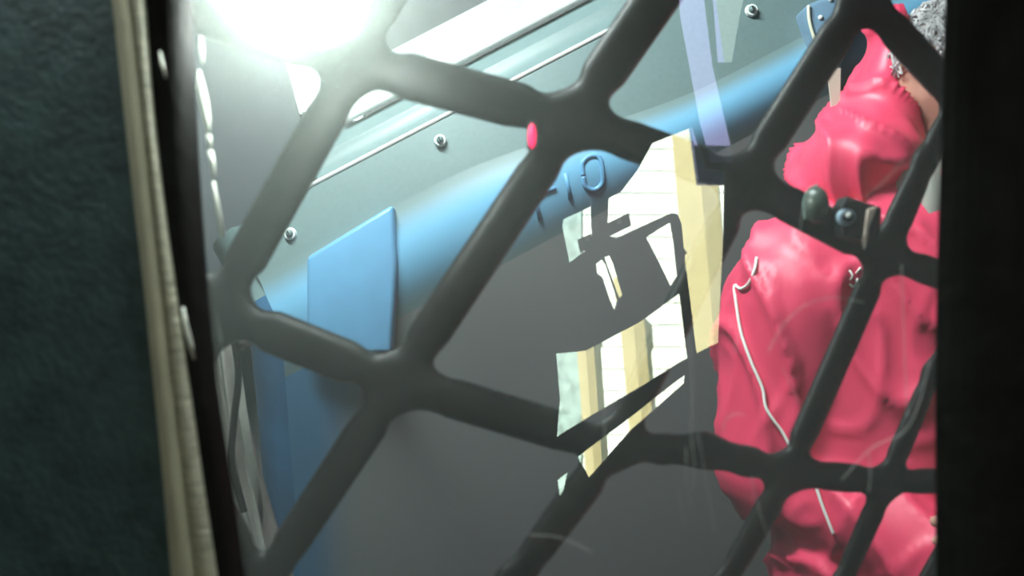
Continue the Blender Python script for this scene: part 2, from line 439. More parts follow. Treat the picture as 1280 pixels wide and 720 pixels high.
def build_grille():
    ST = 5.0
    us = np.arange(195, 1235, ST); vs = np.arange(-55, 795, ST)
    U, Wv = np.meshgrid(us, vs)
    def field(u, v):
        acc = None; best = None; idx = None
        for i, (a, b, ra, rb) in enumerate(SEG):
            ax, ay = a; bx, by = b
            dx, dy = bx - ax, by - ay
            t = np.clip(((u - ax) * dx + (v - ay) * dy) / (dx * dx + dy * dy), 0, 1)
            d = np.hypot(u - ax - t * dx, v - ay - t * dy) - (ra + (rb - ra) * t)
            if acc is None: acc = d.copy(); best = d.copy(); idx = np.zeros(d.shape, int)
            else:
                k = 1.65 * min(ra, rb)
                h = np.clip(.5 + .5 * (acc - d) / k, 0, 1)
                acc = acc * (1 - h) + d * h - k * h * (1 - h) * .5
                mm = d < best; idx = np.where(mm, i, idx); best = np.minimum(best, d)
        return acc, idx
    F, I = field(U, Wv)
    inside = F < 0
    need = np.zeros_like(inside)
    cells = inside[:-1, :-1] | inside[1:, :-1] | inside[:-1, 1:] | inside[1:, 1:]
    for s in ((slice(None, -1), slice(None, -1)), (slice(1, None), slice(None, -1)), (slice(None, -1), slice(1, None)), (slice(1, None), slice(1, None))):
        need[s] |= cells
    u2, v2 = U.copy(), Wv.copy()
    out = need & ~inside
    for _ in range(3):
        e = .5
        f0 = field(u2[out], v2[out])[0]
        gx = (field(u2[out] + e, v2[out])[0] - f0) / e; gy = (field(u2[out], v2[out] + e)[0] - f0) / e
        g2 = np.maximum(gx * gx + gy * gy, .25)
        u2[out] -= f0 * gx / g2; v2[out] -= f0 * gy / g2
    D = np.where(out, 0, np.maximum(-F, 0))
    Y = gdepth(u2)
    H = np.sqrt(np.maximum(1 - (1 - np.minimum(D / 22.0, 1)) ** 2, 0)) * 15.0 / K * Y     # half thickness
    ny, nx = U.shape
    def pos(side):
        yy = Y - side * H
        return np.stack([(u2 - 640) / K * yy, yy, CZ + (360 - v2) / K * yy], -1)
    Pf, Pb = pos(1), pos(-1)
    root = thing('window_grille', 'black steel diamond grille of thick rounded bars behind the glass', 'grille', P(640, 780, .575))
    ci = I[:-1, :-1]
    for sidx in range(len(SEG)):
        ys, xs = np.where(cells & (ci == sidx))
        if len(ys) == 0: continue
        vid = {}; verts = []; faces = []
        def vi(y, x, side):
            if out[y, x]: side = 0
            key = (y, x, side)
            if key not in vid:
                vid[key] = len(verts)
                verts.append(tuple((Pf if side >= 0 else Pb)[y, x]))
            return vid[key]
        for y, x in zip(ys, xs):
            q = [(y, x), (y + 1, x), (y + 1, x + 1), (y, x + 1)]
            for side in (1, -1):
                f = [vi(a, b, side) for a, b in (q if side > 0 else q[::-1])]
                f = list(dict.fromkeys(f))
                if len(f) >= 3 and not all(out[a, b] for a, b in q): faces.append(f)
        if faces:
            keep(mesh_obj('bar', verts, faces, m_grille, root, True))
    return root
grille = build_grille()

# reflection of a red indicator, modelled as a glowing lens on the joint
ind = thing('reflected_indicator', 'tiny reflected red indicator light modelled at the centre grille joint', 'indicator light', P(665, 170, .552))
bm = bmesh.new(); bmesh.ops.create_uvsphere(bm, u_segments=14, v_segments=10, radius=1)
for v in bm.verts: v.co = Vector((v.co.x * .0029, v.co.y * .003, v.co.z * .0085)) + P(665, 170, .548)
keep(bm_obj('lens', bm, mat('red_reflection', (.8, .02, .08), .3, emit=((1, .02, .13), 2.0)), ind, True))
keep(box('clip', tuple(P(665, 170, .553) - Vector((.003, .002, .006))), tuple(P(665, 170, .575) + Vector((.003, 0, .006))), m_black, ind, .0008))  # added part, holds the lens of the reflected indicator

# reflection of a hand-held camera, modelled as a solid one on the bar
CY = .612
cc = thing('reflected_camera', 'small black camera with shiny lens reflected at a right-hand grille bar, modelled solid', 'camera', P(1058, 285, CY))
def on(px, py, y): return P(px, py, y)
keep(prism('body', [on(x, y, CY) for x, y in [(1038, 262), (1046, 247), (1090, 262), (1088, 292), (1080, 306), (1040, 296)]], (0, -.018, 0), m_black, cc, .0025))
def disc(name, c, r, y0, y1, m, parent, seg=24, ring=None):
    bm = bmesh.new()
    for y, rr in ((y0, r), (y1, r * .92)):
        for k in range(seg):
            a = 2 * math.pi * k / seg
            bm.verts.new((c.x + rr * math.cos(a), y, c.z + rr * math.sin(a)))
    bm.verts.ensure_lookup_table()
    for k in range(seg):
        bm.faces.new([bm.verts[k], bm.verts[(k + 1) % seg], bm.verts[seg + (k + 1) % seg], bm.verts[seg + k]])
    bm.faces.new([bm.verts[seg + k] for k in range(seg)]); bm.faces.new([bm.verts[k] for k in range(seg)][::-1])
    return keep(bm_obj(name, bm, m, parent))
lc = on(1056, 272, CY - .018)
ln = disc('lens_ring', lc, .0065, CY - .018, CY - .023, mat('blue_grey_ring', (.45, .6, .75), .3, .2), cc)
bm = bmesh.new(); bmesh.ops.create_uvsphere(bm, u_segments=16, v_segments=10, radius=.0046)
for v in bm.verts: v.co = Vector((v.co.x, v.co.y * .6, v.co.z)) + Vector((lc.x, CY - .0235, lc.z))
keep(bm_obj('lens', bm, mat('lens_glass', (.02, .02, .03), .05, coat=1.0), cc, True))
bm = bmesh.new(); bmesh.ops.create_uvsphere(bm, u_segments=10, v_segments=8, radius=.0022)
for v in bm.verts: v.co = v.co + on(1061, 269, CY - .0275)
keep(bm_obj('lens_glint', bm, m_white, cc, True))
keep(prism('strap', [on(x, y, CY - .016) for x, y in [(1082, 262), (1094, 258), (1084, 286), (1079, 312), (1077, 300)]], (0, -.004, 0), mat('beige_finger', (.78, .62, .52), .6), cc, .0006))  # finger of the reflected hand, modelled as a flat strip
# dome-shaped part of the same reflection, modelled as a solid shell
dome = thing('reflected_dome', 'grey green domed reflection beside the reflected camera, modelled solid', 'cap', P(1018, 258, .60))
bm = bmesh.new(); bmesh.ops.create_uvsphere(bm, u_segments=20, v_segments=12, radius=1)
for v in bm.verts: v.co = Vector((v.co.x * .0095, v.co.y * .010, v.co.z * .014)) + P(1020, 256, .606)
keep(bm_obj('shell', bm, mat('grey_green_reflection', (.10, .13, .11), .25), dome, True))
keep(tube('rim', smooth_line([P(x, y, .593) for x, y in [(1006, 274), (1004, 254), (1010, 238), (1022, 231)]]), .0007, mat('pale_teal_edge', (.35, .5, .46), .3), dome, 7))

# ------------------------------------------------------------------ round lamp glaring behind the glass, top left
lamp = thing('cabin_lamp', 'round glaring white lamp at the upper left behind the glass', 'lamp', P(392, -30, .53))
LC = P(392, 2, .495)
bm = bmesh.new(); bmesh.ops.create_uvsphere(bm, u_segments=28, v_segments=16, radius=1)
for v in bm.verts: v.co = Vector((v.co.x * .026, v.co.y * .011, v.co.z * .022)) + LC
m_lamp = mat('lamp_glow', (1, 1, 1), .4, emit=((0.93, 1.0, 0.95), 215.0))
keep(bm_obj('bulb_lens', bm, m_lamp, lamp, True))
keep(disc('bezel', LC, .023, LC.y + .020, LC.y + .011, m_pale, lamp))
keep(box('bracket', (LC.x - .006, LC.y + .012, LC.z), (LC.x + .006, LC.y + .020, P(0, -75, .50).z + .02), m_pale, lamp))

# ------------------------------------------------------------------ the grey and blue machine
YM = 1.30
TH = math.radians(27.5)
S = YM / K
mc = thing('moulded_machine', 'slanted grey and blue moulded plastic machine casing behind the grille', 'machine', (P(560, 300, YM).x, YM, P(560, 300, YM).z))
mc.rotation_euler = (0, -TH, 0)
def uw(px, py):
    dx, dy = px - 560, 300 - py
    return ((dx * math.cos(TH) + dy * math.sin(TH)) * S, (-dx * math.sin(TH) + dy * math.cos(TH)) * S)
def lofted(name, rows, m, smooth=True, thick=.02, us=None):
    """rows: list of (w, y) from top to bottom; each row a function of u if callable"""
    us = us or [(-330 + i * 20) * S for i in range(58)]
    verts, faces = [], []
    for u in us:
        for r in rows:
            w, y = r(u) if callable(r) else (r[0] * S, r[1])
            verts.append((u + min(0, w) * math.tan(TH), y, w))
    n = len(rows)
    for i in range(len(us) - 1):
        for k in range(n - 1):
            faces.append((i * n + k, i * n + k + 1, (i + 1) * n + k + 1, (i + 1) * n + k))
    o = mesh_obj(name, verts, faces, m, mc, smooth)
    if thick:
        md = o.modifiers.new('thick', 'SOLIDIFY'); md.thickness = thick; md.offset = -1; md.use_rim = False
    return o
def lerp(a, b, t): return a + (b - a) * t
def band_top(u):
    t = min(max((u / S - 20) / 380.0, 0), 1); t = t * t * (3 - 2 * t)
    return lerp(66, 18, t)
ulong = [(-330 + i * 20) * S for i in range(58)]
uleft = -265
# top shelf (pale, faces up), seam lip, upper grey panel, blue bulged band, lower grey panel
us_u = [(-232 + i * 20) * S for i in range(53)]
us_a = [(-52 + i * 20) * S for i in range(44)]; us_b = [(-112 + i * 20) * S for i in range(47)]; us_c = [(-158 + i * 20) * S for i in range(49)]
lofted('top_shelf', [(320, .30), (262, .20), (240, .12), (236, .11)], m_pale, True, .01, us_a)
lofted('white_rail', [(236, .085), (222, .070), (206, .066), (203, .072)], m_white, True, .01, us_a)
lofted('shelf_front', [(203, .085), (180, .055), (176, .05), (172, .052), (146, .018)], m_grey, True, .01, us_b)
lofted('seam_strip', [(145.6, .0165), (143.8, .0125), (142.0, .0125), (140.2, .0145)], m_white, True, .004, us_c)
def up_rows():
    rows = []
    for k in range(7):
        t = k / 6
        rows.append(lambda u, t=t: (lerp(139, band_top(u) + 3, t) * S, lerp(.014, .0, t)))
    return rows
lofted('upper_panel', up_rows(), m_grey, True, .012, us_u)
def bl_rows():
    rows = []
    for k in range(15):
        t = k / 14
        def f(u, t=t):
            tw = band_top(u); w = lerp(tw + 3, -58, t)
            return (w * S, -.020 * math.sin(math.pi * t) ** 1.2 + t * .010)
        rows.append(f)
    return rows
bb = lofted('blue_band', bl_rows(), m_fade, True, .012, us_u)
ca = bb.data.color_attributes.new('blue_mix', 'FLOAT_COLOR', 'POINT')
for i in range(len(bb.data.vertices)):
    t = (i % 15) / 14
    f = min(1, max(0, (t - .03) / .34)) * min(1, max(0, (1 - t) / .36)); f = f * f * (3 - 2 * f)  # soft ends of the coloured-in reflection
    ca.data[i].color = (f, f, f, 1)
lw = [-58 - 760 * (k / 14) ** 1.3 for k in range(15)]
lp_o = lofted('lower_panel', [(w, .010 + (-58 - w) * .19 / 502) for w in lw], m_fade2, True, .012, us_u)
ca = lp_o.data.color_attributes.new('blue_mix', 'FLOAT_COLOR', 'POINT')
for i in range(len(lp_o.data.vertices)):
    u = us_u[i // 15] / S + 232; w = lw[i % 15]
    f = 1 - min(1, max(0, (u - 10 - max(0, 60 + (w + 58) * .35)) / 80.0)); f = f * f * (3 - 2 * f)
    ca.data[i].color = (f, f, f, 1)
# rounded blue end cap on the left
def endcap():
    verts, faces = [], []
    prof = []
    for k in range(24):
        w = lerp(141, -420, k / 23.0)
        if w > 66: y = .014
        elif w > -58: t = (66 - w) / 124; y = -.020 * math.sin(math.pi * t) ** 1.2 + t * .010
        else: y = .01 + (-58 - w) * .19 / 500
        prof.append((w, y))
    n = 12
    for w, y in prof:
        for j in range(n + 1):
            a = j / n * math.pi / 2
            x = (-232 + min(0, w) * math.tan(TH) - math.sin(a) * (80 if w < 60 else 70)) * S
            verts.append((x, y + (1 - math.cos(a)) * .20, w * S))
    for i in range(len(prof) - 1):
        for j in range(n):
            faces.append((i * (n + 1) + j, (i + 1) * (n + 1) + j, (i + 1) * (n + 1) + j + 1, i * (n + 1) + j + 1))
    f_up = [f for f in faces if prof[f[0] // (n + 1)][0] > 62]
    f_lo = [f for f in faces if f not in f_up]
    for nm, ff, mm in (('end_cap', f_lo, m_deep), ('end_cap_top', f_up, m_grey)):
        o = mesh_obj(nm, verts, ff, mm, mc, True)
        md = o.modifiers.new('thick', 'SOLIDIFY'); md.thickness = .008; md.offset = -1; md.use_rim = False
        bmx = bmesh.new(); bmx.from_mesh(o.data)
        bmesh.ops.delete(bmx, geom=[v for v in bmx.verts if not v.link_faces], context='VERTS')
        bmesh.ops.recalc_face_normals(bmx, faces=bmx.faces); bmx.to_mesh(o.data); bmx.free()
endcap()
# raised pads
def pad(pts, y0, y1, m, bev):
    q = []
    for p in pts:
        u, w = uw(*p); q.append(Vector((u, y0, w)))
    return prism('raised_pad', q, (0, y1 - y0, 0), m, mc, bev, True)
pad([(388, 322), (494, 257), (499, 330), (492, 440), (388, 440)], .012, -.028, m_blue, .008)
pad([(994, 18), (1060, -8), (1062, 30), (1032, 108), (1008, 66)], .012, -.046, mat('blue_grey_plastic', (.17, .28, .40), .35), .008)
e = tube('pad_edge', smooth_line([Vector((uw(x, y)[0], -.048, uw(x, y)[1])) for x, y in [(997, 20), (998, 38), (1005, 62), (1020, 92)]]), .0028, mat('cream_edge', (.7, .68, .55), .35), mc, 8)
# screws with washers
def screw(px, py):
    u, w = uw(px, py)
    bm = bmesh.new()
    bmesh.ops.create_cone(bm, cap_ends=True, segments=18, radius1=.0105, radius2=.009, depth=.006, matrix=Matrix.Translation((u, .002, w)) @ Matrix.Rotation(math.pi / 2, 4, 'X'))
    o = bm_obj('screw', bm, m_white, mc)
    bm = bmesh.new()
    bmesh.ops.create_uvsphere(bm, u_segments=12, v_segments=8, radius=.0062, matrix=Matrix.Translation((u, -.001, w)))
    bm_obj('screw_head', bm, m_grey, o, True)
    bm = bmesh.new(); box_bm(bm, (u - .001, -.0078, w - .004), (u + .001, -.005, w + .004))
    bm_obj('slot', bm, m_black, o)
for p in ((362, 292), (550, 175), (940, 12)): screw(*p)
for p in ((1024, 12), (1012, 34)):
    u, w = uw(*p)
    bm = bmesh.new(); bmesh.ops.create_uvsphere(bm, u_segments=10, v_segments=8, radius=.004, matrix=Matrix.Translation((u, -.046, w)))
    bm_obj('stud', bm, m_white, mc, True)
# raised letters on the blue band
def band_y(u, w):
    tw = band_top(u); t = min(1, max(0, (tw + 3 - w / S) / (tw + 61)))
    return -.020 * math.sin(math.pi * t) ** 1.2 + t * .010
def strokes(name, lines):
    bm = bmesh.new(); first = True
    o = None
    for ln_ in lines:
        pts = [Vector((uw(x, y)[0], band_y(*uw(x, y)), uw(x, y)[1])) for x, y in ln_]
        if len(pts) > 2: pts = smooth_line(pts, 5)
        t = tube('letter_stroke', pts, .0042, m_blue, None, 8)
        bm.from_mesh(t.data); me = t.data; bpy.data.objects.remove(t)
    return bm_obj(name, bm, m_blue, mc, True)
strokes('letter_t', [[(668, 246), (675, 274)], [(650, 254), (668, 246), (694, 236)]])
strokes('letter_i', [[(706, 218), (713, 250)]])
O = [(728, 222), (727, 206), (737, 197), (748, 199), (752, 216), (752, 230), (742, 238), (731, 234), (728, 222)]
strokes('letter_o', [O])
# pedestal carrying the casing (out of sight below)
o = box('pedestal', (-.25, 1.66, 0.0), (.45, 1.82, 1.30), m_greylow, mc)
o.matrix_parent_inverse = (Matrix.Translation(mc.location) @ Matrix.Rotation(-TH, 4, 'Y')).inverted()

# background bits at the top left: lavender board and a bright light panel
lb = tag(prism('lavender_board', [P(x, y, 1.75) for x, y in [(180, -60), (330, -60), (358, 78), (384, 178), (300, 400), (180, 500)]], (0, .02, 0), mat('lavender_grey_board', (.06, .066, .082), .6, noise_scale=6, noise_amt=.1), None, .002),
         'lavender grey board left of the machine', 'board')
lpn = thing('light_panel', 'small bright white light panel peeking past the grille bar', 'light panel', P(390, 100, 1.74))
keep(prism('diffuser', [P(x, y, 1.72) for x, y in [(354, 70), (450, 60), (450, 150), (376, 138)]], (0, .012, 0), mat('panel_glow', (1, 1, 1), .4, emit=((.95, .98, 1), 1.6)), lpn))
keep(prism('housing', [P(x, y, 1.734) for x, y in [(354, 66), (454, 56), (454, 154), (374, 142)]], (0, .03, 0), m_pale, lpn))
# grey padded pillar by the left edge
def pillar():
    Yc = .92
    L = smooth_line([P(x, y, Yc) for x, y in [(238, 400), (244, 420), (250, 440), (268, 540), (292, 640), (318, 760)]], 8)
    R = smooth_line([P(x, y, Yc) for x, y in [(297, 400), (298, 420), (300, 440), (316, 540), (338, 640), (372, 760)]], 8)
    verts, faces = [], []; n = 26
    for i, (a, b) in enumerate(zip(L, R)):
        for k in range(n):
            t = k / (n - 1)
            q = a.lerp(b, t)
            q.y = Yc - .05 * math.sin(math.pi * t) + .012 * math.sin(t * 9 + i * .12) + .006 * math.sin(t * 23 - i * .07)
            verts.append(q)
    for i in range(len(L) - 1):
        for k in range(n - 1):
            faces.append((i * n + k, (i + 1) * n + k, (i + 1) * n + k + 1, i * n + k + 1))
    root = thing('padded_pillar', 'grey padded fabric pillar with soft folds at the lower left', 'pillar', P(300, 760, Yc))
    o = keep(mesh_obj('padding', verts, faces, mat('warm_grey_fabric', (.25, .245, .22), .85, noise_scale=30, noise_amt=.2, bump=.3, bump_scale=200), root, True))
    md = o.modifiers.new('thick', 'SOLIDIFY'); md.thickness = .02; md.offset = -1
    keep(tube('cord_seam', smooth_line([P(x, y, Yc - .055) for x, y in [(292, 420), (298, 470), (292, 530), (290, 580), (305, 640)]]), .004, m_rubber, root, 8))
    keep(box('post', (P(260, 0, .97).x, .95, 0), (P(300, 0, .97).x, .99, P(300, 560, .97).z), m_rubber, root))
pillar()
tg = thing('paper_tag', 'small pale beige paper tag hanging at the upper right', 'tag', P(1042, 120, 1.0))
keep(prism('paper', [P(x, y, 1.0) for x, y in [(1034, 86), (1051, 85), (1050, 130), (1046, 152), (1040, 152), (1038, 120)]], (0, .002, 0), mat('beige_paper', (.60, .57, .47), .7), tg))
keep(tube('string', [P(x, y, 1.0) for x, y in [(1043, 88), (1060, -10), (1080, -120), (1100, -600)]], .0006, m_white, tg, 6))

# ------------------------------------------------------------------ the person in red
PY = 0.98
def Q(px, py, dy=0.0): return P(px, py, PY + dy) if dy == 0 else Vector((P(px, py, PY).x, PY + dy, P(px, py, PY).z))
def capsules(segs, voxel, name, m, parent, smooth_it=6, fold=None):
    """union of tapered, possibly flattened, limbs as one continuous surface"""
    bm = bmesh.new()
    for a, b, ra, rb, fl in segs:
        a, b = Vector(a), Vector(b)
        ax = (b - a); L = ax.length
        t = ax.normalized() if L > 1e-6 else Vector((0, 0, 1))
        ref = Vector((0, 1, 0)) if abs(t.y) < .9 else Vector((1, 0, 0))
        n1 = (ref - t * ref.dot(t)).normalized(); n2 = t.cross(n1)
        rings = []
        seg = 20
        prof = [(-math.cos(q) * ra, math.sin(q) * ra, a) for q in [math.pi / 2 * k / 5 for k in range(1, 6)]] + \
               [(math.sin(q) * rb, math.cos(q) * rb, b) for q in [math.pi / 2 * k / 5 for k in range(0, 5)]]
        for off, r, c in prof:
            rings.append([bm.verts.new(c + t * off + (n1 * math.cos(2 * math.pi * k / seg) * fl + n2 * math.sin(2 * math.pi * k / seg)) * r) for k in range(seg)])
        for i in range(len(rings) - 1):
            for k in range(seg):
                bm.faces.new([rings[i][k], rings[i][(k + 1) % seg], rings[i + 1][(k + 1) % seg], rings[i + 1][k]])
        bm.faces.new(rings[0][::-1]); bm.faces.new(rings[-1])
    bmesh.ops.recalc_face_normals(bm, faces=bm.faces)
    me = bpy.data.meshes.new('tmp'); bm.to_mesh(me); bm.free()
    t = bpy.data.objects.new('tmp', me); COL.objects.link(t)
    md = t.modifiers.new('r', 'REMESH'); md.mode = 'VOXEL'; md.voxel_size = voxel
    ms = t.modifiers.new('s', 'SMOOTH'); ms.factor = .6; ms.iterations = smooth_it
    dg = bpy.context.evaluated_depsgraph_get(); dg.update()
    me2 = bpy.data.meshes.new_from_object(t.evaluated_get(dg)); me2.name = name
    bpy.data.objects.remove(t)
    if fold:
        nn = [v.normal.copy() for v in me2.vertices]
        for v, nr in zip(me2.vertices, nn): v.co = v.co + nr * fold(v.co)
    me2.materials.clear(); me2.materials.append(m)
    for p in me2.polygons: p.use_smooth = True
    me2.update()
    o = bpy.data.objects.new(name, me2); COL.objects.link(o); o.parent = parent
    return keep(o)

PX = 0.505                                  # body axis
person = thing('person', 'person in a red hooded jacket standing behind the grille at right', 'person', (PX, PY, 0))
face = Vector((.80, -.60, 0)).normalized(); side = Vector((-face.y, face.x, 0)); UPV = Vector((0, 0, 1))
HC = Vector((PX + .052, PY - .01, 1.675))          # head centre
def hd(f, s, u): return HC + face * f + side * s + UPV * u
SL, SR = Vector((PX - .165, PY, 1.475)), Vector((PX + .165, PY, 1.475))
EL, ER = Vector((PX - .172, PY + .01, 1.235)), Vector((PX + .19, PY + .01, 1.225))
WL, WR = Vector((PX - .01, PY - .17, 1.13)), Vector((PX + .06, PY - .17, 1.15))
segs = [
    (hd(-.012, 0, .035), hd(.018, 0, .03), .088, .082, .9), (hd(.03, 0, -.05), hd(.045, 0, -.085), .062, .040, .9),   # skull, jaw
    (hd(.095, 0, .01), hd(.115, 0, -.028), .010, .016, 1), (hd(.095, .016, -.03), hd(.095, -.016, -.03), .011, .011, 1),   # nose
    (hd(.092, .022, -.066), hd(.092, -.022, -.066), .010, .010, .8), (hd(.082, .045, .022), hd(.088, .018, .024), .012, .012, .8),
    (hd(.082, -.045, .022), hd(.088, -.018, .024), .012, .012, .8),
    (hd(0, .083, .012), hd(-.006, .090, -.03), .016, .010, .7), (hd(0, -.083, .012), hd(-.006, -.090, -.03), .016, .010, .7),
    (Vector((PX, PY + .01, 1.46)), hd(-.02, 0, -.06), .062, .055, 1),
    (Vector((PX, PY, 1.38)), Vector((PX, PY, 1.10)), .150, .135, .65), (SL, SR, .06, .06, .9),
    (Vector((PX - .06, PY, .98)), Vector((PX + .06, PY, .98)), .115, .115, .85),
    (SL, EL, .052, .042, 1), (EL, WL, .040, .028, 1), (SR, ER, .052, .042, 1), (ER, WR, .040, .028, 1)]
for sx in (-1, 1):
    h = Vector((PX + sx * .09, PY, .93)); k = Vector((PX + sx * .10, PY - .01, .50)); a = Vector((PX + sx * .105, PY + .02, .09))
    segs += [(h, k, .085, .058, 1), (k, a, .055, .036, 1), (a, a + Vector((sx * .02, -.17, -.055)), .036, .028, .9), (a, a + Vector((0, .03, -.05)), .036, .032, 1)]
def hand(w, d, thumb_up):
    d = d.normalized(); up = Vector((0, 0, 1)); out = d.cross(up).normalized()
    res = [(w, w + d * .045 + up * .012, .026, .020, .6), (w + d * .02, w + d * .07, .030, .032, .45)]
    for i, (off, ln) in enumerate(((.030, .062), (.010, .072), (-.010, .068), (-.030, .052))):
        b0 = w + d * .075 + up * off
        m1 = b0 + d * ln * .5 + out * .010
        res += [(b0, m1, .0085, .008, 1), (m1, m1 + d * ln * .45 + out * .022, .008, .007, 1)]
    t0 = w + d * .025 + up * .030 * thumb_up
    t1 = t0 + d * .03 + up * .028 * thumb_up
    res += [(t0, t1, .012, .010, 1), (t1, t1 + d * .030 + out * .006, .010, .008, 1)]
    return res
segs += hand(WL, WR - WL + Vector((.1, -.02, .03)), 1)
segs += hand(WR + Vector((0, -.03, .05)), WL - WR + Vector((-.1, -.02, .03)), 1)
body = capsules(segs, .0055, 'body', m_skin, person, 3)
m_eye = mat('eye_white', (.8, .8, .78), .2); m_iris = mat('iris', (.05, .04, .03), .2)
for s in (1, -1):
    bm = bmesh.new(); bmesh.ops.create_uvsphere(bm, u_segments=12, v_segments=8, radius=.012, matrix=Matrix.Translation(hd(.083, s * .032, .004)))
    e = keep(bm_obj('eye', bm, m_eye, person, True))
    bm = bmesh.new(); bmesh.ops.create_uvsphere(bm, u_segments=10, v_segments=6, radius=.006, matrix=Matrix.Translation(hd(.0905, s * .032, .004)))
    i_ = bm_obj('iris', bm, m_iris, e, True)
keep(tube('lips', [hd(.098, .024, -.069), hd(.106, 0, -.067), hd(.098, -.024, -.069)], [.003, .006, .003], mat('lips', (.45, .16, .14), .5), person, 8))

# jacket with folds
def fold(co):
    p = co - Vector((PX, PY, 1.3))
    a = noise.noise(Vector((p.x * 9 + p.z * 4, p.y * 7, p.z * 2.6 - p.x * 3)))
    b = noise.noise(Vector((p.x * 24 + p.z * 13, p.y * 16, p.z * 6 - p.x * 7)))
    r = 1 - abs(noise.noise(Vector((p.x * 11 + p.z * 7 + 5, p.y * 8, p.z * 3 - p.x * 6)))) * 2
    r2 = 1 - abs(noise.noise(Vector((p.x * 17 - p.z * 11 + 2, p.y * 11, p.z * 7 + p.x * 8)))) * 2.4
    return .008 * a + .003 * b + .013 * max(r, 0) ** 4 + .004 * max(r2, 0) ** 4 - .004
jseg = [
    (Vector((PX, PY, 1.42)), Vector((PX, PY, 1.12)), .185, .185, .68),
    (Vector((PX, PY, 1.12)), Vector((PX, PY, .86)), .185, .195, .72),
    (Vector((PX - .135, PY, 1.463)), Vector((PX + .135, PY, 1.463)), .088, .088, .95),
    (Vector((PX - .07, PY, 1.52)), Vector((PX + .07, PY, 1.52)), .075, .075, 1.0),
    (Vector((PX - .155, PY, 1.43)), EL, .092, .080, 1), (EL, WL + (EL - WL) * .12, .070, .050, 1),
    (Vector((PX + .155, PY, 1.43)), ER, .092, .080, 1), (ER, WR + (ER - WR) * .12, .078, .052, 1)]
jacket = capsules(jseg, .007, 'jacket', m_red, person, 5, fold)
# trousers and shoes
tseg = [(Vector((PX - .06, PY, .97)), Vector((PX + .06, PY, .97)), .125, .125, .9)]
for sx in (-1, 1):
    h = Vector((PX + sx * .09, PY, .92)); k = Vector((PX + sx * .10, PY - .01, .50)); a = Vector((PX + sx * .105, PY + .02, .12))
    tseg += [(h, k, .100, .075, 1), (k, a, .073, .062, 1)]
capsules(tseg, .009, 'trousers', mat('dark_trousers', (.03, .03, .035), .8), person, 4)
for sx in (-1, 1):
    a = Vector((PX + sx * .105, PY + .02, .062))
    capsules([(a + Vector((0, .02, -.012)), a + Vector((sx * .02, -.18, -.02)), .050, .040, 1), (a, a + Vector((0, 0, .05)), .05, .048, 1)], .007, 'shoe', m_black, person, 3)
# hood, slouched behind the head
def fold2(co):
    p = co - HC
    a = noise.noise(Vector((p.x * 16 + p.z * 5, p.y * 10, p.z * 5)))
    r = 1 - abs(noise.noise(Vector((p.x * 19 + p.z * 8, p.y * 12, p.z * 6)))) * 2
    return .009 * a + .016 * max(r, 0) ** 4 - .003
def hood():
    rows = [(20, 1106, 1122), (36, 1105, 1126), (60, 1100, 1130), (85, 1093, 1133), (112, 1072, 1137), (135, 1052, 1138), (155, 1030, 1140), (180, 1006, 1141), (205, 1001, 1140), (230, 1003, 1134), (255, 1010, 1124), (280, 1022, 1112), (305, 1040, 1100)]
    verts, faces = [], []; n = 36
    for py, x0, x1 in rows:
        a, b = Q(x0, py), Q(x1, py)
        c = (a + b) / 2; hw = (b.x - a.x) / 2
        dy = max(.03, min(.12, hw * 1.25)) * (1 if py < 220 else 1.0)
        for k in range(n):
            t = 2 * math.pi * k / n
            verts.append(c + Vector((math.cos(t) * hw, math.sin(t) * dy + .02, 0)))
    for i in range(len(rows) - 1):
        for k in range(n): faces.append((i * n + k, i * n + (k + 1) % n, (i + 1) * n + (k + 1) % n, (i + 1) * n + k))
    faces.append(tuple(range(n))); faces.append(tuple((len(rows) - 1) * n + k for k in range(n))[::-1])
    t = mesh_obj('tmp', verts, faces, m_red)
    md = t.modifiers.new('s', 'SUBSURF'); md.levels = 2; md.render_levels = 2
    dg = bpy.context.evaluated_depsgraph_get(); dg.update()
    me = bpy.data.meshes.new_from_object(t.evaluated_get(dg)); me.name = 'hood'
    bpy.data.objects.remove(t)
    bmx = bmesh.new(); bmx.from_mesh(me); bmesh.ops.recalc_face_normals(bmx, faces=bmx.faces); bmx.to_mesh(me); bmx.free()
    nn = [v.normal.copy() for v in me.vertices]
    for v, nr in zip(me.vertices, nn): v.co = v.co + nr * fold2(v.co)
    for p in me.polygons: p.use_smooth = True
    o = bpy.data.objects.new('hood', me); COL.objects.link(o); o.parent = person
    return keep(o)
hd_o = hood()
keep(tube('hood_trim', smooth_line([Q(x, y, dy) for x, y, dy in [(1117, 40, -.02), (1127, 80, -.06), (1135, 130, -.075), (1140, 180, -.08), (1138, 215, -.08), (1126, 250, -.07), (1112, 276, -.06)]]), .0022, mat('pink_trim', (.75, .25, .28), .5), person, 8))
